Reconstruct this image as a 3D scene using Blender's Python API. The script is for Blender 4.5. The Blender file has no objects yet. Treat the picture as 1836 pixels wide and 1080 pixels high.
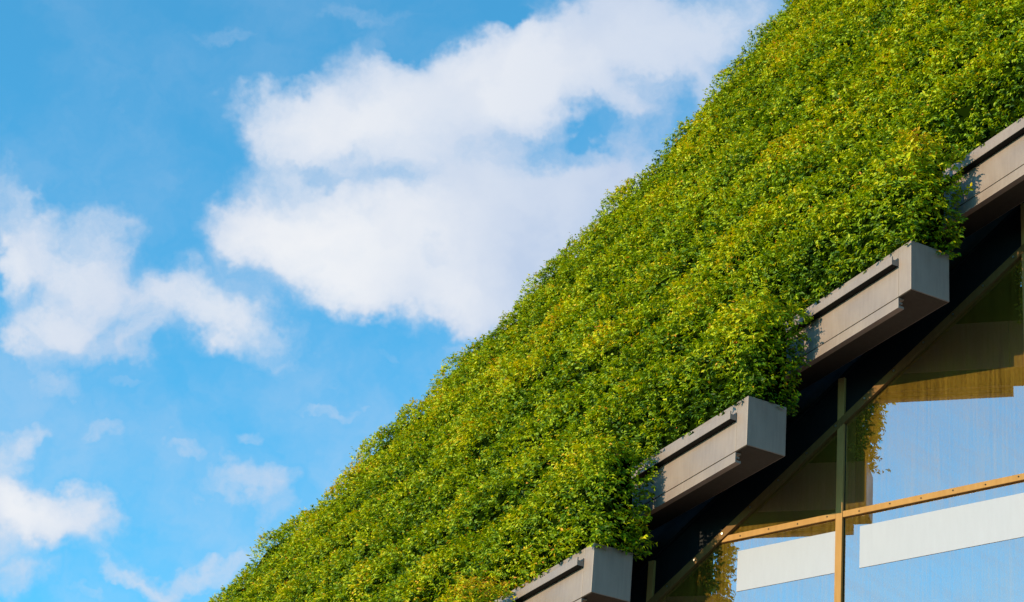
import bpy, math, random
import numpy as np
from mathutils import Vector, Matrix

sc = bpy.context.scene
col = sc.collection
R = math.radians
rng = np.random.default_rng(11)
random.seed(5)

# ------------------------------------------------------------------ camera
EYE = Vector((0.0, 0.0, 1.6))
yaw, pitch, roll = -1.0954, 0.4509, -0.0757
fw = Vector((math.sin(yaw) * math.cos(pitch), math.cos(yaw) * math.cos(pitch), math.sin(pitch)))
rt = Vector((math.cos(yaw), -math.sin(yaw), 0))
dn = fw.cross(rt)
cr = rt * math.cos(roll) + dn * math.sin(roll)
cd = -rt * math.sin(roll) + dn * math.cos(roll)
cam_data = bpy.data.cameras.new('camera')
cam = bpy.data.objects.new('camera', cam_data)
col.objects.link(cam)
m = Matrix.Identity(4)
for i, v in enumerate((cr, -cd, -fw)):
    for k in range(3):
        m[k][i] = v[k]
m.translation = EYE
cam.matrix_world = m
cam_data.sensor_width = 36
FPX = 3851.0
cam_data.lens = FPX / 1836 * 36
cam_data.shift_x = -0.0709
cam_data.shift_y = 0.0561
cam_data.clip_start = 0.1
cam_data.clip_end = 3000
sc.camera = cam

# ------------------------------------------------------------------ sun, sky, exposure
SUN_EL = R(12.5)
SUN_AZ = R(185.0)          # clockwise from +Y
sun_pos = Vector((math.sin(SUN_AZ) * math.cos(SUN_EL), math.cos(SUN_AZ) * math.cos(SUN_EL), math.sin(SUN_EL)))
sl = bpy.data.lights.new('sun', 'SUN')
sl.energy = 5.0
sl.color = (1.0, 0.80, 0.50)
sl.angle = R(0.5)
so = bpy.data.objects.new('sun', sl)
col.objects.link(so)
so.rotation_euler = (-sun_pos).to_track_quat('-Z', 'Y').to_euler()
so.location = (0, 0, 60)

sc.view_settings.view_transform = 'Standard'
sc.view_settings.look = 'None'
sc.view_settings.exposure = 0.4
sc.view_settings.gamma = 1
sc.view_settings.use_curve_mapping = False


class NT:
    """tiny node-building helper"""
    def __init__(s, tree):
        s.t = tree
    def n(s, kind, **kw):
        nd = s.t.nodes.new(kind)
        for k, v in kw.items():
            setattr(nd, k, v)
        return nd
    def put(s, sock, v):
        if isinstance(v, (int, float)):
            sock.default_value = v
        elif isinstance(v, (tuple, list)):
            if len(v) == 3 and sock.type == 'RGBA':
                v = (*v, 1)
            sock.default_value = v
        else:
            s.t.links.new(v, sock)
    def math(s, op, a, b=0.0, c=None, clamp=False):
        nd = s.n('ShaderNodeMath', operation=op, use_clamp=clamp)
        s.put(nd.inputs[0], a); s.put(nd.inputs[1], b)
        if c is not None:
            s.put(nd.inputs[2], c)
        return nd.outputs[0]
    def vmath(s, op, a, b=None, scale=None):
        nd = s.n('ShaderNodeVectorMath', operation=op)
        s.put(nd.inputs[0], a)
        if b is not None:
            s.put(nd.inputs[1], b)
        if scale is not None:
            s.put(nd.inputs['Scale'], scale)
        return nd.outputs['Value'] if op == 'DOT_PRODUCT' else nd.outputs[0]
    def mix(s, f, a, b, mode='MIX'):
        nd = s.n('ShaderNodeMix', data_type='RGBA', blend_type=mode)
        s.put(nd.inputs[0], f); s.put(nd.inputs[6], a); s.put(nd.inputs[7], b)
        return nd.outputs[2]
    def noise(s, vec, scale, detail=4, rough=0.5, dist=0.0):
        nd = s.n('ShaderNodeTexNoise')
        s.put(nd.inputs['Vector'], vec)
        nd.inputs['Scale'].default_value = scale
        nd.inputs['Detail'].default_value = detail
        nd.inputs['Roughness'].default_value = rough
        nd.inputs['Distortion'].default_value = dist
        return nd.outputs['Fac'], nd.outputs['Color']
    def maprange(s, v, a, b, c=0.0, d=1.0, smooth=False):
        nd = s.n('ShaderNodeMapRange')
        if smooth:
            nd.interpolation_type = 'SMOOTHSTEP'
        s.put(nd.inputs[0], v)
        for i, x in enumerate((a, b, c, d)):
            s.put(nd.inputs[i + 1], x)
        return nd.outputs[0]


world = bpy.data.worlds.new('World')
sc.world = world
world.use_nodes = True
wt = world.node_tree
wt.nodes.clear()
W = NT(wt)
sky = W.n('ShaderNodeTexSky', sky_type='NISHITA')
sky.sun_disc = False
sky.sun_elevation = SUN_EL
sky.sun_rotation = SUN_AZ
sky.altitude = 50
sky.air_density = 1.0
sky.dust_density = 0.1
sky.ozone_density = 1.6
SKYMUL = (0.60, 1.86, 2.18)
tc = W.n('ShaderNodeTexCoord')
dirv = tc.outputs['Generated']
skyc = W.mix(1.0, sky.outputs[0], SKYMUL, 'MULTIPLY')
# clouds: a layer of soft banks placed by compass direction and height, torn up by noise
f_ = W.math('MAXIMUM', W.vmath('DOT_PRODUCT', dirv, tuple(fw)), 0.05)
a_ = W.math('DIVIDE', W.vmath('DOT_PRODUCT', dirv, tuple(cr)), f_)
b_ = W.math('DIVIDE', W.vmath('DOT_PRODUCT', dirv, tuple(cd)), f_)
cxyz = W.n('ShaderNodeCombineXYZ')
W.put(cxyz.inputs[0], a_); W.put(cxyz.inputs[1], b_)
P0 = cxyz.outputs[0]
_, nc1 = W.noise(P0, 14.0, 5, 0.62)
warp = W.vmath('SCALE', W.vmath('SUBTRACT', nc1, (0.5, 0.5, 0.5)), scale=0.062)
P1n = W.vmath('ADD', P0, warp)
_, nc2 = W.noise(P0, 60.0, 4, 0.6)
P1n = W.vmath('ADD', P1n, W.vmath('SCALE', W.vmath('SUBTRACT', nc2, (0.5, 0.5, 0.5)), scale=0.017))
BLOBS = [  # image-like angular position x, y, radii, tilt, weight
 (520,195,115,80,0,1), (650,160,120,95,0,1), (650,250,180,70,0,.9), (820,200,180,115,0,1), (900,140,170,95,-15,1),
 (1010,150,190,120,0,1), (1100,70,190,120,0,.9), (1230,30,190,90,0,.7), (1360,10,120,60,0,.4),
 (500,370,120,110,0,1), (430,430,100,65,0,.8), (600,440,190,95,0,1), (760,380,230,110,0,.9), (810,480,260,105,0,.9),
 (960,400,240,130,0,.8), (1020,500,220,110,0,.7), (600,520,110,55,15,.7), (620,565,45,45,0,.5), (880,560,130,50,0,.4),
 (1110,330,140,60,-20,.6), (1180,200,120,90,0,.35), (1280,120,120,90,0,.4),
 (880,570,160,75,0,.6), (760,545,150,60,0,.55), (1010,540,240,120,0,.7), (1110,400,230,140,0,.7),
 (1175,165,80,34,25,-.5), (1140,215,40,24,-20,-.3), (1045,250,52,26,-20,-.5), (1075,215,30,22,10,-.3), (570,305,50,20,25,-.3), (775,465,35,22,0,-.5), (870,30,90,22,5,-.6), (740,70,40,30,0,-.4),
 (25,390,75,105,0,.8), (145,440,110,80,0,.85), (12,490,40,60,0,.9), (110,530,130,95,0,.7), (90,620,85,80,0,.75),
 (240,560,180,90,0,.6), (370,560,150,70,0,.65), (450,590,110,45,10,.55), (240,640,85,40,0,.5), (20,620,40,30,0,.6),
 (15,850,80,115,0,.95), (110,930,130,60,8,1), (20,970,110,75,0,.8), (40,1050,90,36,0,.6), (220,1015,130,34,15,.5), (180,1078,80,18,0,.5),
 (60,775,44,34,0,.45), (185,790,85,28,10,.5), (310,832,58,20,-5,.55), (435,862,120,42,-5,.78), (590,735,75,22,3,.7), (470,780,44,18,-10,.45),
 (405,62,85,22,-15,.42), (205,222,16,34,-15,.35), (245,282,14,18,0,.25), (400,1000,95,38,-22,.9), (495,920,55,40,0,.45), (805,635,40,16,0,.3),
 (640,5,150,24,0,.4), (700,45,60,30,20,.3), (415,708,26,14,30,.3), (330,105,60,10,-15,.2), (270,1045,90,20,12,.45), (330,900,60,16,0,.3), (230,700,70,14,10,.3), (560,690,60,14,-8,.3), (700,650,50,14,10,.3), (520,640,90,26,5,.35), (90,700,80,30,0,.4), (440,950,40,14,0,.3),
]
dens = None
for (x, y, rx, ry, an, wgt) in BLOBS:
    mp = W.n('ShaderNodeMapping', vector_type='TEXTURE')
    W.put(mp.inputs['Vector'], P1n)
    mp.inputs['Location'].default_value = ((x - 1048.2) / FPX, (y - 643.0) / FPX, 0)
    mp.inputs['Rotation'].default_value = (0, 0, R(an))
    mp.inputs['Scale'].default_value = (rx * 1.35 / FPX, ry * 1.35 / FPX, 1)
    gr = W.n('ShaderNodeTexGradient', gradient_type='SPHERICAL')
    W.put(gr.inputs[0], mp.outputs[0])
    s_ = W.maprange(gr.outputs['Fac'], 0.0, 0.8, 0.0, wgt, smooth=True)
    dens = s_ if dens is None else W.math('ADD', dens, s_)
# everywhere else: scattered banks from noise alone, faded out where the placed banks are
front = W.vmath('DOT_PRODUCT', dirv, tuple(fw))
away = W.maprange(front, 0.90, 0.965, 1.0, 0.0, smooth=True)
g1, _ = W.noise(dirv, 3.2, 6, 0.6)
dens = W.math('ADD', dens, W.math('MULTIPLY', away, W.maprange(g1, 0.58, 0.78, 0.0, 0.7, smooth=True)))
nf, _ = W.noise(P1n, 22.0, 8, 0.62)
nf2 = W.maprange(nf, 0.25, 0.75, -0.42, 0.42)
d2 = W.math('ADD', dens, W.math('MULTIPLY', nf2, W.maprange(dens, 0.02, 0.5, 0.0, 1.0)))
haze_f, _ = W.noise(P1n, 9.0, 5, 0.6)
cover = W.maprange(d2, 0.0, 1.35, 0.0, 1.0, smooth=True)
thin = W.math('MULTIPLY', W.maprange(haze_f, 0.38, 0.75, 0.0, 0.34, smooth=True), W.maprange(b_, -0.17, 0.10, 0.5, 1.3))
cover = W.math('MAXIMUM', W.math('MULTIPLY', cover, 0.97), thin)
# thick banks are whitest, thin ones bluish
shade_n, _ = W.noise(P1n, 11.0, 4, 0.5)
lowgrey = W.maprange(b_, -0.15, 0.0, 0.45, 0.80, smooth=True)
right = W.maprange(a_, -0.13, 0.03, 0.0, 1.0, smooth=True)
gm = W.math('MULTIPLY', W.math('ADD', W.math('MULTIPLY', lowgrey, right), W.maprange(shade_n, 0.38, 0.66, 0.0, 0.5)), 1.0, clamp=True)
thick = W.maprange(d2, 0.5, 2.2, 0.0, 1.0, smooth=True)
cloudc = W.mix(thick, (0.46, 0.54, 0.655), (0.69, 0.695, 0.71))
cloudc = W.mix(gm, cloudc, (0.40, 0.48, 0.62))
bgm = W.n('ShaderNodeBackground'); bgm.inputs['Strength'].default_value = 0.12
W.put(bgm.inputs['Color'], skyc)
bgc = W.n('ShaderNodeBackground'); bgc.inputs['Strength'].default_value = 1.0
W.put(bgc.inputs['Color'], cloudc)
ms = W.n('ShaderNodeMixShader')
W.put(ms.inputs[0], cover)
wt.links.new(bgm.outputs[0], ms.inputs[1]); wt.links.new(bgc.outputs[0], ms.inputs[2])
wo = W.n('ShaderNodeOutputWorld')
wt.links.new(ms.outputs[0], wo.inputs[0])

# ------------------------------------------------------------------ site geometry (metres)
T1 = Vector((-15.3918, 9.6635, 8.5128 + 1.6))       # top front end corner of the middle trough
G = 0.3984                                           # bearing of the glass wall against the troughs
STEP = Vector((1.641, 0.639, 1.126))                 # one row up the slope
TROUGH_H, TROUGH_D = 0.50, 0.43
WALL_Q = 1.113                                       # glass plane behind the trough corner line
nrm = Vector((math.sin(G), -math.cos(G), 0))
cdir = Vector((math.cos(G), math.sin(G), 0))
FAR_X = -25.8                                        # length of the rows
ROWS = range(-2, 13)


def L1z(u): return 0.345 + 0.684 * u
def L2z(u): return -0.145 + 0.680 * u


# ------------------------------------------------------------------ materials
def mat(name):
    mt = bpy.data.materials.new(name)
    mt.use_nodes = True
    t = mt.node_tree
    t.nodes.clear()
    h = NT(t)
    out = h.n('ShaderNodeOutputMaterial')
    return mt, h, out


def principled(h, out, **kw):
    p = h.n('ShaderNodeBsdfPrincipled')
    for k, v in kw.items():
        h.put(p.inputs[k], v)
    h.t.links.new(p.outputs[0], out.inputs[0])
    return p


def bump(h, height, strength, dist=0.01):
    b = h.n('ShaderNodeBump')
    b.inputs['Strength'].default_value = strength
    b.inputs['Distance'].default_value = dist
    h.put(b.inputs['Height'], height)
    return b.outputs[0]


def metal_mat(name, c0, c1, rough=0.45, metallic=0.3, spec=0.5):
    mt, h, out = mat(name)
    co = h.n('ShaderNodeTexCoord').outputs['Object']
    n1, _ = h.noise(co, 2.3, 5, 0.6)
    mp = h.n('ShaderNodeMapping'); h.put(mp.inputs['Vector'], co)
    mp.inputs['Scale'].default_value = (9, 9, 1.2)
    n2, _ = h.noise(mp.outputs[0], 3.0, 4, 0.6)
    n3, _ = h.noise(co, 90, 3, 0.6)
    f = h.math('ADD', h.math('MULTIPLY', n1, 0.5), h.math('MULTIPLY', n2, 0.5))
    base = h.mix(h.maprange(f, 0.35, 0.65, 0, 1), c0, c1)
    # grime with a shape of its own: specks and runs
    sp = h.maprange(n3, 0.66, 0.74, 0, 0.35)
    base = h.mix(sp, base, tuple(v * 0.45 for v in c0))
    principled(h, out, **{'Base Color': base, 'Roughness': h.maprange(n1, 0.3, 0.7, rough - 0.07, rough + 0.1),
                          'Metallic': metallic, 'Specular IOR Level': spec, 'Normal': bump(h, n3, 0.12, 0.002)})
    return mt


M_TROUGH = metal_mat('grey_coated_metal', (0.198, 0.152, 0.136), (0.248, 0.196, 0.176), 0.40, 0.1, 0.4)
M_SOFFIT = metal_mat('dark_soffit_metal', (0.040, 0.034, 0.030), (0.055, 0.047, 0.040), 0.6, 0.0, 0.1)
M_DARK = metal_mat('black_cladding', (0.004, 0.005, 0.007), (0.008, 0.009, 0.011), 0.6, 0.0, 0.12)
M_FRAME = metal_mat('bronze_anodised_frame', (0.32, 0.165, 0.052), (0.40, 0.215, 0.075), 0.6, 0.0, 0.06)
M_RAIL_SHADED = metal_mat('shaded_bronze_rail', (0.13, 0.066, 0.022), (0.17, 0.090, 0.032), 0.6, 0.0, 0.06)  # frame bronze darkened: the sloping rail's shade is put into its colour
M_SCREW = metal_mat('steel_screw', (0.25, 0.24, 0.22), (0.35, 0.34, 0.32), 0.3, 0.9)
M_WHITE = metal_mat('white_band_panel', (0.335, 0.350, 0.42), (0.36, 0.375, 0.45), 0.7, 0.0, 0.2)  # pale panel on the outer face of the glass


def glass_mat(name, clean=False):
    mt, h, out = mat(name)
    co = h.n('ShaderNodeTexCoord').outputs['Object']
    mp = h.n('ShaderNodeMapping'); h.put(mp.inputs['Vector'], co)
    mp.inputs['Scale'].default_value = (30, 30, 0.7)
    n1, _ = h.noise(mp.outputs[0], 1.0, 5, 0.65)          # vertical rain streaks
    n2, _ = h.noise(co, 1.1, 4, 0.55)                      # broad dirt
    mp2 = h.n('ShaderNodeMapping'); h.put(mp2.inputs['Vector'], co)
    mp2.inputs['Rotation'].default_value = (0, 0.5, 0)
    mp2.inputs['Scale'].default_value = (90, 90, 28)
    n3, _ = h.noise(mp2.outputs[0], 1.0, 3, 0.7)           # fine flecks
    d = h.math('ADD', h.math('MULTIPLY', n1, 0.40), h.math('ADD', h.math('MULTIPLY', n2, 0.25), h.math('MULTIPLY', n3, 0.35)))
    dustf = h.maprange(d, 0.38, 0.64, 0.05, 0.32)
    speck = h.maprange(n3, 0.70, 0.76, 0.0, 0.35)
    dust = h.n('ShaderNodeBsdfDiffuse')
    h.put(dust.inputs['Color'], h.mix(n1, (0.33, 0.19, 0.020), (0.47, 0.29, 0.045)))
    gl = h.n('ShaderNodeBsdfGlossy')
    h.put(gl.inputs['Color'], (1.0, 0.84, 0.96))
    h.put(gl.inputs['Roughness'], 0.008)
    tr = h.n('ShaderNodeBsdfTransparent')
    h.put(tr.inputs['Color'], (0.86, 0.90, 0.92))
    m1 = h.n('ShaderNodeMixShader'); h.put(m1.inputs[0], 0.46)
    h.t.links.new(tr.outputs[0], m1.inputs[1]); h.t.links.new(gl.outputs[0], m1.inputs[2])
    m2 = h.n('ShaderNodeMixShader'); h.put(m2.inputs[0], h.math('MAXIMUM', dustf, speck))
    h.t.links.new(m1.outputs[0], m2.inputs[1]); h.t.links.new(dust.outputs[0], m2.inputs[2])
    h.t.links.new(m2.outputs[0], out.inputs[0])
    return mt


M_GLASS = glass_mat('dusty_reflective_glass')
M_CLEAR, h_, o_ = mat('clear_glass_back')
t_ = h_.n('ShaderNodeBsdfTransparent'); h_.put(t_.inputs['Color'], (0.95, 0.97, 0.97)); h_.t.links.new(t_.outputs[0], o_.inputs[0])


def leaf_mat():
    mt, h, out = mat('hornbeam_leaf')
    at = h.n('ShaderNodeAttribute', attribute_name='tint')
    c = at.outputs['Color']
    co = h.n('ShaderNodeTexCoord').outputs['Object']
    p = h.n('ShaderNodeBsdfPrincipled')
    h.put(p.inputs['Base Color'], c)
    h.put(p.inputs['Roughness'], 0.5)
    h.put(p.inputs['Specular IOR Level'], h.math('MULTIPLY', at.outputs['Alpha'], 0.22))
    tl = h.n('ShaderNodeBsdfTranslucent')
    h.put(tl.inputs['Color'], h.mix(1.0, c, (1.5, 1.25, 0.4), 'MULTIPLY'))
    ms = h.n('ShaderNodeMixShader'); h.put(ms.inputs[0], 0.28)
    h.t.links.new(p.outputs[0], ms.inputs[1]); h.t.links.new(tl.outputs[0], ms.inputs[2])
    h.t.links.new(ms.outputs[0], out.inputs[0])
    return mt


M_LEAF = leaf_mat()


def ground_mat():
    mt, h, out = mat('stone_paving')
    co = h.n('ShaderNodeTexCoord').outputs['Object']
    br = h.n('ShaderNodeTexBrick')
    h.put(br.inputs['Vector'], co)
    br.inputs['Scale'].default_value = 1.0
    h.put(br.inputs['Color1'], (0.055, 0.053, 0.05)); h.put(br.inputs['Color2'], (0.07, 0.067, 0.062)); h.put(br.inputs['Mortar'], (0.03, 0.03, 0.03))
    n1, _ = h.noise(co, 0.4, 5, 0.6)
    principled(h, out, **{'Base Color': h.mix(h.math('MULTIPLY', n1, 0.5), br.outputs[0], (0.04, 0.04, 0.04)), 'Roughness': 0.8})
    return mt


# ------------------------------------------------------------------ object helpers
def tag(o, label=None, cat=None, group=None, kind=None):
    if label: o['label'] = label
    if cat: o['category'] = cat
    if group: o['group'] = group
    if kind: o['kind'] = kind
    return o


def empty(name, loc, rz=0.0):
    o = bpy.data.objects.new(name, None)
    o.empty_display_size = 0.3
    o.location = loc
    o.rotation_euler = (0, 0, rz)
    col.objects.link(o)
    return o


class MB:
    def __init__(s):
        s.v = []; s.f = []
    def prism(s, poly, axis, a, b):
        """poly: 2-D points in the plane across axis; extruded from a to b"""
        n = len(poly); o = len(s.v)
        for w in (a, b):
            for (p, q) in poly:
                s.v.append({'x': (w, p, q), 'y': (p, w, q), 'z': (p, q, w)}[axis])
        s.f.append(tuple(range(o, o + n))[::-1]); s.f.append(tuple(range(o + n, o + 2 * n)))
        for i in range(n):
            j = (i + 1) % n
            s.f.append((o + i, o + j, o + n + j, o + n + i))
        return s
    def box(s, x0, x1, y0, y1, z0, z1):
        return s.prism([(y0, z0), (y1, z0), (y1, z1), (y0, z1)], 'x', x0, x1)
    def mesh(s, name, material):
        me = bpy.data.meshes.new(name)
        me.from_pydata(s.v, [], s.f)
        import bmesh
        bm = bmesh.new(); bm.from_mesh(me)
        bmesh.ops.recalc_face_normals(bm, faces=bm.faces)
        bm.to_mesh(me); bm.free()
        me.materials.append(material)
        return me
    def build(s, name, material, parent=None, bevel=0.0):
        return link(name, s.mesh(name, material), parent, bevel)


def link(name, me, parent=None, bevel=0.0):
    o = bpy.data.objects.new(name, me)
    col.objects.link(o)
    if parent: o.parent = parent
    if bevel:
        bv = o.modifiers.new('bevel', 'BEVEL'); bv.width = bevel; bv.segments = 2; bv.limit_method = 'ANGLE'
    return o


def clip(poly, a, b, c):
    """keep the side a*x+b*y+c >= 0"""
    out = []
    for i in range(len(poly)):
        p, q = poly[i], poly[(i + 1) % len(poly)]
        dp, dq = a * p[0] + b * p[1] + c, a * q[0] + b * q[1] + c
        if dp >= 0: out.append(p)
        if dp * dq < 0:
            t = dp / (dp - dq)
            out.append((p[0] + t * (q[0] - p[0]), p[1] + t * (q[1] - p[1])))
    return out


# ------------------------------------------------------------------ ground
gm_ = MB(); gm_.v = [(-900, -900, 0), (900, -900, 0), (900, 900, 0), (-900, 900, 0)]; gm_.f = [(0, 1, 2, 3)]
tag(gm_.build('ground', ground_mat()), kind='structure')

# ------------------------------------------------------------------ building: glass wall + sloping roof behind the hedges
wall_o = T1 - nrm * WALL_Q
bld = empty('glass_building', (wall_o.x, wall_o.y, 0), G)
tag(bld, 'dark glass building with bronze frames rising behind the ends of the hedge troughs', 'building')
ZO = wall_o.z
MULL = [-8.4, -6.24, -4.05, -1.857, 0.331, 2.318, 4.43, 6.55, 8.70, 10.85, 13.0, 15.15, 17.3, 19.45, 21.6, 23.75]
TRANS = [-9.6, -7.4, -5.2, -3.05, -0.874, 1.75, 4.35, 6.95, 9.55, 12.15, 14.8]
UEND = 23.75
pane_n = 0
for i in range(len(MULL) - 1):
    u0, u1 = MULL[i], MULL[i + 1]
    levels = [-ZO + 0.1] + TRANS + [40]
    for k in range(len(levels) - 1):
        z0, z1 = levels[k], levels[k + 1]
        poly = [(u0 + .02, z0 + .02), (u1 - .02, z0 + .02), (u1 - .02, z1 - .02), (u0 + .02, z1 - .02)]
        poly = clip(poly, 0.680, -1, -0.145 - 0.02)       # below the sloping rail
        if len(poly) < 3: continue
        ar = max(p[0] for p in poly) - min(p[0] for p in poly)
        if ar < 0.15: continue
        mb = MB().prism([(u, z + ZO) for u, z in poly], 'y', 0.0, 0.010)
        po = mb.build('pane', M_GLASS, bld)
        po.data.materials.append(M_CLEAR)
        for pf_ in po.data.polygons:
            if pf_.normal.y > -0.9: pf_.material_index = 1
    # upper strip between the two sloping rails
    poly = [(u0 + .02, L2z(u0 + .02) + 0.03), (u1 - .02, L2z(u1 - .02) + 0.03), (u1 - .02, L1z(u1 - .02) - .01), (u0 + .02, L1z(u0 + .02) - .01)]
    o = MB().prism([(u, z + ZO) for u, z in poly], 'y', 0.004, 0.014).build('spandrel_panel', M_DARK, bld)
    o['label'] = 'black cladding panel between the two sloping rails'
    MB().box(u0 - 0.046, u0 + 0.046, -0.004, -0.0015, 0.12, L1z(u0) - 0.06 + ZO).build('gasket', M_DARK, bld)
    # mullion: cover outside, deep web inside
    top = L1z(u0) - 0.02
    mb = MB().box(u0 - 0.037, u0 + 0.037, -0.035, -0.001, 0.1, top + ZO)
    mb.box(u0 - 0.030, u0 + 0.030, 0.016, 0.20, 0.1, top + ZO - 0.12)
    mb.build('mullion', M_FRAME if L1z(u0) > 0 or u0 > -3 else M_FRAME, bld, 0.003)
# transoms, cut at mullions, stopping at the sloping rail
for z in TRANS:
    for i in range(len(MULL) - 1):
        u0, u1 = MULL[i] + 0.039, MULL[i + 1] - 0.039
        us = (z + 0.145) / 0.680 + 0.10
        if u1 < us: continue
        a = max(u0, us) if us > u0 else u0
        poly = [(a, z - 0.031), (u1, z - 0.031), (u1, z + 0.031), (a, z + 0.031)]
        if us > u0:
            poly = [(a - 0.055, z - 0.031), (u1, z - 0.031), (u1, z + 0.031), (a + 0.036, z + 0.031)]
        mb = MB().prism([(u, v + ZO) for u, v in poly], 'y', -0.031, -0.001)
        mb.build('transom', M_FRAME, bld, 0.003)
        if -1.0 < z < 3 and u0 < 7:
            uu = a + 0.18; q = 0
            while uu < u1 - 0.05:
                mb = MB()
                ring = [(uu + 0.008 * math.cos(t * math.pi / 4), z + ZO + (0.006 if q % 2 else -0.004) + 0.008 * math.sin(t * math.pi / 4)) for t in range(8)]
                mb.prism(ring, 'y', -0.0335, -0.030)
                mb.build('screw', M_DARK, bld)
                uu += 0.33; q += 1
# sloping rails, cut into bays
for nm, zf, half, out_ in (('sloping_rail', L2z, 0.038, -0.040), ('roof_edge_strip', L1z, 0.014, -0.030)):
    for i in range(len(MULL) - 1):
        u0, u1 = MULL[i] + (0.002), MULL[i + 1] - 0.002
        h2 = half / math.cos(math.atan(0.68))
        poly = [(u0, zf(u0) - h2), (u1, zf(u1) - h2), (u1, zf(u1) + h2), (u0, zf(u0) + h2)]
        MB().prism([(u, v + ZO) for u, v in poly], 'y', out_, -0.0005 if nm == 'sloping_rail' else 0.003).build(nm, M_RAIL_SHADED if nm == 'sloping_rail' else M_DARK, bld, 0.003)
scr = MB().prism([(0.011 * math.cos(t * math.pi / 3), 0.011 * math.sin(t * math.pi / 3)) for t in range(6)], 'y', -0.008, 0.0).mesh('screw', M_SCREW)
uu = -2.6
while uu < 6:
    o = link('screw', scr, bld); o.location = (uu, -0.040, L2z(uu) + ZO + 0.005)
    uu += 0.32
# white band along the glass, one length per bay
for (u0, u1) in ((-0.83, 0.285), (0.545, 2.24), (2.46, 4.36)):
    o = MB().box(u0, u1, -0.006, -0.001, ZO - 1.435, ZO - 1.02).build('white_band', M_WHITE, bld)
# interior behind the glass
zi = 0.05
poly = [(-8.4, zi - ZO), (UEND, zi - ZO), (UEND, L1z(UEND) + 2.1), (-8.4, L1z(-8.4) + 2.1)]
MB().prism([(u, v + ZO) for u, v in poly], 'y', 1.6, 1.8).build('inner_wall', M_DARK, bld)
for zf in (-3.4, -0.55 - 3.0 + 6.2):
    us = max(-8.3, (zf - 0.345) / 0.684 + 0.8)
    MB().box(us, UEND, 0.25, 1.59, ZO + zf - 0.30, ZO + zf).build('floor_slab', M_SOFFIT, bld)
# sloping roof slab: spanned by the trough direction and the roof line of the glass wall
cg, sg = math.cos(G), math.sin(G)
def loc2(x, y):   # world x,y -> building local
    dx, dy = x - wall_o.x, y - wall_o.y
    return (dx * cg + dy * sg, -dx * sg + dy * cg)
rv = []
for dz, inset in ((0.0, 0.0), (-0.30, 0.3)):
    for u in (-8.4, UEND):
        zz = L1z(u) + ZO + dz - 0.005
        wx, wy = wall_o.x + cdir.x * u, wall_o.y + cdir.y * u
        wx -= 0.004; 
        wy += 0.004
        far = wx + 0.7 + FAR_X + 0.7
        a = loc2(wx, wy); b = loc2(far, wy)
        rv += [(*a, zz), (*b, zz)]
mb = MB(); mb.v = rv
mb.f = [(0, 1, 3, 2), (4, 5, 7, 6), (0, 1, 5, 4), (2, 3, 7, 6), (0, 2, 6, 4), (1, 3, 7, 5)]
mb.build('sloping_roof', M_DARK, bld)

# ------------------------------------------------------------------ planter troughs
L_ = FAR_X
D_ = TROUGH_D
body = MB().box(L_, -0.1885, 0, D_, -TROUGH_H, 0).mesh('body', M_TROUGH)
endb = MB().box(-0.1855, 0, 0, D_, -TROUGH_H, 0).mesh('end_box', M_TROUGH)
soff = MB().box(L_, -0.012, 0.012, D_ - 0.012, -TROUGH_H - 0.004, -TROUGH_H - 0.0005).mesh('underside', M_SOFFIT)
# channel profile, (y,z): hollow U open at the top
zr = -0.105
prof = [(-0.072, zr - 0.084), (0, zr - 0.084), (0, zr), (-0.014, zr), (-0.014, zr - 0.03), (-0.058, zr - 0.03), (-0.058, zr), (-0.072, zr)]
prof = [(y - 0.0015, z) for y, z in prof]
rail = MB().prism(prof, 'x', L_, -0.19).mesh('top_rail', M_TROUGH)
rail_shade = MB().box(L_, -0.192, -0.072, -0.002, zr - 0.0875, zr - 0.0845).mesh('rail_shade_strip', M_DARK)  # black strip standing in for the shade under the top rail
zb = -TROUGH_H - 0.010
prof2 = [(0.0, zb - 0.10), (0.062, zb - 0.10), (0.062, zb - 0.078), (0.012, zb - 0.078), (0.012, zb - 0.058), (0.045, zb - 0.058), (0.045, zb - 0.042), (0.012, zb - 0.042), (0.012, zb - 0.012), (0.062, zb - 0.012), (0.062, zb), (0.0, zb)]
brail = MB().prism(prof2, 'x', L_, -0.186).mesh('bottom_rail', M_TROUGH)
scr2 = MB().prism([(0.007 * math.cos(t * math.pi / 3), 0.007 * math.sin(t * math.pi / 3)) for t in range(6)], 'y', -0.004, 0.0).mesh('rivet', M_SCREW)
TLAB = {-2: 'lowest grey metal trough, just below the bottom edge beside the lowest hedge',
        -1: 'grey metal planter trough with its end box at the bottom edge of the picture',
        0: 'grey metal planter trough in the middle, its end box left of the bronze mullion',
        1: 'grey metal planter trough whose end box sticks out nearest the right picture edge',
        2: 'grey metal planter trough cut off by the right edge, leaf shadow on its side'}
for j in range(-2, 3):
    if j > 2: continue
    t = empty('planter_trough', T1 + STEP * j)
    tag(t, TLAB.get(j, 'grey metal planter trough hidden under the hedge rows'), 'planter', 'metal planter troughs stepping up the slope')
    link('body', body, t, 0.004); link('end_box', endb, t, 0.004); link('underside', soff, t)
    link('top_rail', rail, t, 0.002); link('rail_shade_strip', rail_shade, t); link('bottom_rail', brail, t, 0.0)

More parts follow.
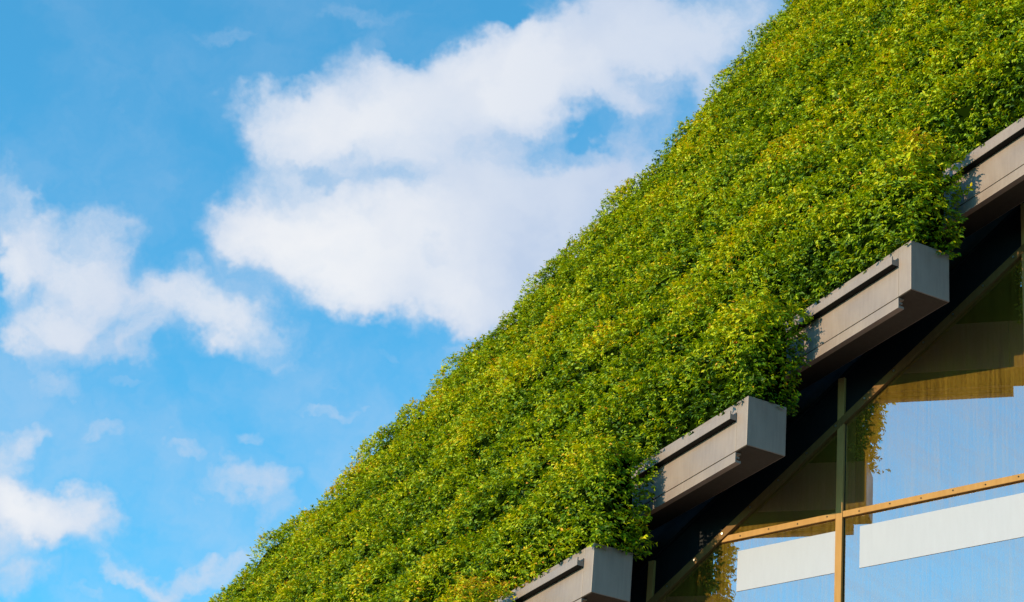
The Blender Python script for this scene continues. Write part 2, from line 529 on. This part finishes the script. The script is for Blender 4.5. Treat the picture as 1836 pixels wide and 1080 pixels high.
# ------------------------------------------------------------------ hedges
def vnoise(p, seed=0):
    """3-D value noise in [-1,1], vectorised"""
    pi = np.floor(p).astype(np.int64); pf = p - pi
    w = pf * pf * (3 - 2 * pf)
    r = 0
    for dx in (0, 1):
        for dy in (0, 1):
            for dz in (0, 1):
                h = (pi[:, 0] + dx) * 374761393 + (pi[:, 1] + dy) * 668265263 + (pi[:, 2] + dz) * 2147483647 + seed * 974711
                h = (h ^ (h >> 13)) * 1274126177
                h = (h ^ (h >> 16)) & 0xffff
                v = h / 32767.5 - 1
                ww = (w[:, 0] if dx else 1 - w[:, 0]) * (w[:, 1] if dy else 1 - w[:, 1]) * (w[:, 2] if dz else 1 - w[:, 2])
                r = r + v * ww
    return r


# leaf template: pointed oval folded along its midrib, slightly cupped; unit length along +y
LT = np.array([[0, 0, 0], [-.25, .32, .10], [.25, .32, .10], [0, .40, -.02], [-.17, .70, .09], [.17, .70, .09], [0, 1.05, -.14]], float)
LF = np.array([[0, 3, 1], [0, 2, 3], [1, 3, 4], [3, 2, 5], [3, 6, 4], [3, 5, 6]])
LT4 = np.array([[0, 0, 0], [-.28, .45, .08], [.28, .45, .08], [0, 1.0, -.06]], float)
LF4 = np.array([[0, 3, 1], [0, 2, 3]])

H_H = 1.10
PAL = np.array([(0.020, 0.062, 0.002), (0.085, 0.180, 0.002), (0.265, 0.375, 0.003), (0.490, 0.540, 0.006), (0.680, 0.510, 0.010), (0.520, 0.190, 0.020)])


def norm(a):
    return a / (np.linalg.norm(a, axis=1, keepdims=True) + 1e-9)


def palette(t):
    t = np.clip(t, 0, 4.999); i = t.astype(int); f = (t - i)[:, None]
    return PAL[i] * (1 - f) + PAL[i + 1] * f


def surface(x0, x1, n, off, H=H_H, extra_end=0, xcut=None):
    """n random points on a rounded hedge box with outward normals (trough-local coordinates)"""
    yf, yb, r = -0.045, 0.57, 0.20
    L = x1 - x0
    areas = np.array([L * H, L * 0.38, 0.65 * H * (1.9 if extra_end else 1)])
    if extra_end == 0: areas[2] = 0
    face = rng.choice(3, n, p=areas / areas.sum())
    u, v = rng.random(n), rng.random(n)
    q = np.zeros((n, 3))
    f = face == 0; q[f] = np.c_[x0 + L * u[f], np.full(f.sum(), yf), H * v[f] - 0.03]
    f = face == 1; q[f] = np.c_[x0 + L * u[f], yf + 0.38 * v[f], np.full(f.sum(), H)]
    f = face == 2; q[f] = np.c_[np.full(f.sum(), x1), yf + (yb - yf) * u[f], H * v[f] - 0.03]
    lo = np.array([x0 - 9, yf + r, -9]); hi = np.array([x1 - r if extra_end else x1 + 9, yb + 9, H - r])
    c = np.minimum(np.maximum(q, lo), hi)
    d = q - c
    ln = np.linalg.norm(d, axis=1, keepdims=True)
    nn = d / (ln + 1e-9)
    p = c + nn * r
    wp = p + np.array(off)
    bumpy = 0.08 * vnoise(wp * np.array([1.3, 1.8, 1.9]), 1) + 0.05 * vnoise(wp * 4.0, 2) + 0.022 * vnoise(wp * 9, 3)
    bumpy = np.maximum(bumpy, -.10) + (.13 * np.exp(-((x1 - p[:, 0]) / .75) ** 2) * np.clip(p[:, 2] / H, 0, 1) if extra_end else 0)
    p = p + nn * bumpy[:, None]
    p[:, 2] += .05 * np.sin(wp[:, 0] * 1.7) * (p[:, 2] > .5)
    if xcut is not None:                       # far ends are clipped on the slant of the roof
        k = p[:, 0] > xcut + 1.5 * p[:, 2] / H + rng.normal(0, .05, len(p))
        return p[k], nn[k], wp[k], bumpy[k]
    return p, nn, wp, bumpy


def leaf_frames(x0, x1, nsh, off, per=6, extra_end=0, scale=1.0, xcut=None):
    """leaves set alternately along short shoots"""
    p, nn, wp, bp = surface(x0, x1, nsh, off, extra_end=extra_end, xcut=xcut)
    n = len(p)
    up = np.array([0, 0, 1.0])
    sd = norm(nn * 0.75 + rng.normal(0, .55, (n, 3)) + up * rng.uniform(-.35, .85, (n, 1)))
    sl_ = rng.uniform(.05, .115, n)
    longshoot = rng.random(n) < 0.012
    sl_[longshoot] *= rng.uniform(1.3, 1.9, longshoot.sum())
    depth = -.16 * rng.random(n) ** 1.2; depth[longshoot] = 0
    base = p + nn * (depth - 0.03)[:, None]
    patch = vnoise(wp * 0.9, 7) * 0.5 + vnoise(wp * 2.6, 8) * 0.6
    side = norm(np.cross(sd, up + rng.normal(0, .2, (n, 3))))
    shv = rng.normal(0, .45, n); shn = rng.normal(0, .26, (n, 3))
    P, Dr, Nn, S, T = [], [], [], [], []
    for k in range(per):
        t = (k + rng.random(n) * .6) / per
        pos = base + sd * (sl_ * t)[:, None]
        s = 1 if k % 2 else -1
        dr = norm(side * (s * rng.uniform(.4, 1.0, (n, 1))) + sd * rng.uniform(.3, .9, (n, 1)) + np.array([0.25, 0, -1.0]) * rng.uniform(.0, .8, (n, 1)) + rng.normal(0, .18, (n, 3)))
        no = norm(nn * 0.75 + up * 0.5 + shn + rng.normal(0, .26, (n, 3)))
        no = norm(no - dr * (no * dr).sum(1, keepdims=True))
        sz = scale * rng.uniform(.039, .062, n) * (1.08 - .38 * t)
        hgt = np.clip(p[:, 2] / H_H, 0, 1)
        tt = 1.30 + patch * 1.0 + t * 1.1 + np.clip(hgt - .72, -.35, .35) * 2.2 + shv + rng.normal(0, .42, n) + bp * 5.0  # new growth yellows the top; shade painted into low parts and hollows
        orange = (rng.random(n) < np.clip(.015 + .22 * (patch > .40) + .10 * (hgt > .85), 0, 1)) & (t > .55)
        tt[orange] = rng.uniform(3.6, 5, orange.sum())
        P.append(pos); Dr.append(dr); Nn.append(no); S.append(sz); T.append(tt)
    return map(np.concatenate, (P, Dr, Nn, S, T))


def leaves_mesh(name, parts, core=None):
    V, F, Cc = [], [], []
    vo = 0
    for (P, Dr, Nn, S, T, tmpl, fc) in parts:
        n = len(P); sx = np.cross(Dr, Nn)
        k = len(tmpl)
        wd = rng.uniform(.85, 1.2, n)
        v = P[:, None] + (sx[:, None] * tmpl[None, :, :1] * wd[:, None, None] + Dr[:, None] * tmpl[None, :, 1:2] + Nn[:, None] * tmpl[None, :, 2:]) * S[:, None, None]
        V.append(v.reshape(-1, 3))
        F.append((fc[None] + (np.arange(n) * k)[:, None, None]).reshape(-1, 3) + vo)
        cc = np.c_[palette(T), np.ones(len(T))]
        Cc.append(np.repeat(cc, k, axis=0))
        vo += n * k
    if core is not None:
        cv, cf = core
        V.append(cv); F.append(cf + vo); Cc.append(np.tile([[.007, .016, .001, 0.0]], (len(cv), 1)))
    V = np.concatenate(V); F = np.concatenate(F); Cc = np.concatenate(Cc)
    me = bpy.data.meshes.new(name)
    me.vertices.add(len(V)); me.vertices.foreach_set('co', V.astype(np.float32).ravel())
    me.loops.add(len(F) * 3); me.loops.foreach_set('vertex_index', F.astype(np.int32).ravel())
    me.polygons.add(len(F)); me.polygons.foreach_set('loop_start', np.arange(0, len(F) * 3, 3, dtype=np.int32))
    me.update(calc_edges=True)
    at = me.color_attributes.new('tint', 'FLOAT_COLOR', 'POINT')
    at.data.foreach_set('color', Cc.astype(np.float32).ravel())
    me.materials.append(M_LEAF)
    return me


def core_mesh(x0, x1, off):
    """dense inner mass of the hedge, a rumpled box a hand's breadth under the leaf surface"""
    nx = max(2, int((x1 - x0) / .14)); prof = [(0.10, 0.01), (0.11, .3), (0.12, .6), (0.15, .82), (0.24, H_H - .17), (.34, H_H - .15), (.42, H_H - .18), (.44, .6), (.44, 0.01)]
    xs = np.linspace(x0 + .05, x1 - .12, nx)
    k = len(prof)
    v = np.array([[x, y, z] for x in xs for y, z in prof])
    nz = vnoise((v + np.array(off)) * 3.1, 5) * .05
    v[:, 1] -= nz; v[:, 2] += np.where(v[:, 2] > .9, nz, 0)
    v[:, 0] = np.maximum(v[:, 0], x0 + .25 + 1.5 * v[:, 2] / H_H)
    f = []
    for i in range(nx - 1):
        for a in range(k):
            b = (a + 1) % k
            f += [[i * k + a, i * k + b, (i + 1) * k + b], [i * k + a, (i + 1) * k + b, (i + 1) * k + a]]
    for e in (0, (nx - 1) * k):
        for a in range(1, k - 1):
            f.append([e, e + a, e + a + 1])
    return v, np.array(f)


Mc = np.array([list(cr), list(cd), list(fw)])
def in_view(Wp):
    q = (Wp - np.array(EYE)) @ Mc.T
    x = 1048.2 + FPX * q[:, 0] / q[:, 2]; y = 643 + FPX * q[:, 1] / q[:, 2]
    return (x > -150) & (x < 1990) & (y > -170) & (y < 1270)


# leaf meshes for the leaves one can pick out singly
variants = []
for i in range(14):
    tt = [0.9, 1.2, 1.5, 1.8, 2.0, 2.2, 2.5, 2.7, 2.9, 3.1, 3.4, 3.8, 1.7, 4.6][i]
    one = (np.zeros((1, 3)), np.array([[0, 1., 0]]), np.array([[0, 0, 1.]]), np.ones(1), np.array([tt]), LT, LF)
    variants.append(leaves_mesh('leaf', [one]))

HLAB = {-2: 'lowest hedge row, its leafy end at the bottom edge left of the lowest trough',
        -1: 'hedge whose leafy end stands on the lowest grey trough at the bottom edge',
        0: 'hedge whose leafy end stands on the second trough from the bottom',
        1: 'hedge whose leafy end stands on the highest trough end box in the picture',
        2: 'hedge above the trough that is cut off by the right edge'}
ORD2 = dict(zip(range(11, 2, -1), ('first', 'second', 'third', 'fourth', 'fifth', 'sixth', 'seventh', 'eighth', 'ninth')))
tot = 0
for j in ROWS:
    base = T1 + STEP * j
    hd = empty('hedge', base)
    lab = HLAB.get(j) or ('topmost clipped green hedge row against the sky at the upper edge' if j == 12 else 'clipped green hedge row reaching the sky edge, %s row below the topmost' % ORD2[j])
    tag(hd, lab, 'hedge', 'clipped hornbeam hedge rows')
    off = np.array(base)
    xe = 0.035
    x_far = float(np.interp(j, [2, 3, 5, 7, 9, 10, 12], [-30.9, -30.2, -27.9, -27.3, -28.1, -29.4, -32.5]))
    parts = []
    L = xe - x_far
    # seen part of the row: dense; nearer part with finer leaf shapes
    seg = 1.5; a = xe
    while a > x_far:
        b = max(a - seg, x_far)
        mid = np.array([[(a + b) / 2, 0, .6]]) + off
        vis = bool(in_view(mid + np.array([[0, 0, 0.]]))[0]) or bool(in_view(mid + np.array([[.7, 0, .6]]))[0]) or bool(in_view(mid - np.array([[.7, 0, .6]]))[0])
        dist = np.linalg.norm(mid - np.array(EYE))
        near = dist < 24
        area = (a - b) * (H_H + .38)
        end = 1 if a == xe else 0
        if end: area += .7
        if vis:
            per = 6; dens_ = 360 if near else 285
            sc_ = 1.0 if near else 1.12
        else:
            per = 5; dens_ = 30; sc_ = 1.9
        nsh = int(area * dens_)
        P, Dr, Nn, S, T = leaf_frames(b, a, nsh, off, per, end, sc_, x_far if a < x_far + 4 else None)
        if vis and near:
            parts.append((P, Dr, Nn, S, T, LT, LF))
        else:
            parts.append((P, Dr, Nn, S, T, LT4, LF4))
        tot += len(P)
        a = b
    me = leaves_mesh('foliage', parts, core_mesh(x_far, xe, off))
    fo = link('foliage', me, hd)
    fo['kind'] = 'stuff'
    if -2 <= j <= 2:      # the nearest leaves at the hedge end, one object each
        P, Dr, Nn, S, T = leaf_frames(-0.9, xe + 0.03, 75, off, 4, 1, 1.12)
        for q in range(len(P)):
            vi = int(np.argmin([abs(T[q] - w) + rng.random() * .3 for w in (0.9, 1.2, 1.5, 1.8, 2.0, 2.2, 2.5, 2.7, 2.9, 3.1, 3.4, 3.8, 1.7, 4.6)]))
            o = bpy.data.objects.new('leaf', variants[vi])
            col.objects.link(o)
            o.parent = hd
            s = float(S[q])
            sx = np.cross(Dr[q], Nn[q])
            pp = P[q] + np.array([0.02, -0.03, 0])
            mm = Matrix([[sx[r] * s * 1.15, Dr[q][r] * s, Nn[q][r] * s, pp[r]] for r in range(3)] + [[0, 0, 0, 1]])
            o.matrix_local = mm
sc.render.engine = 'CYCLES'
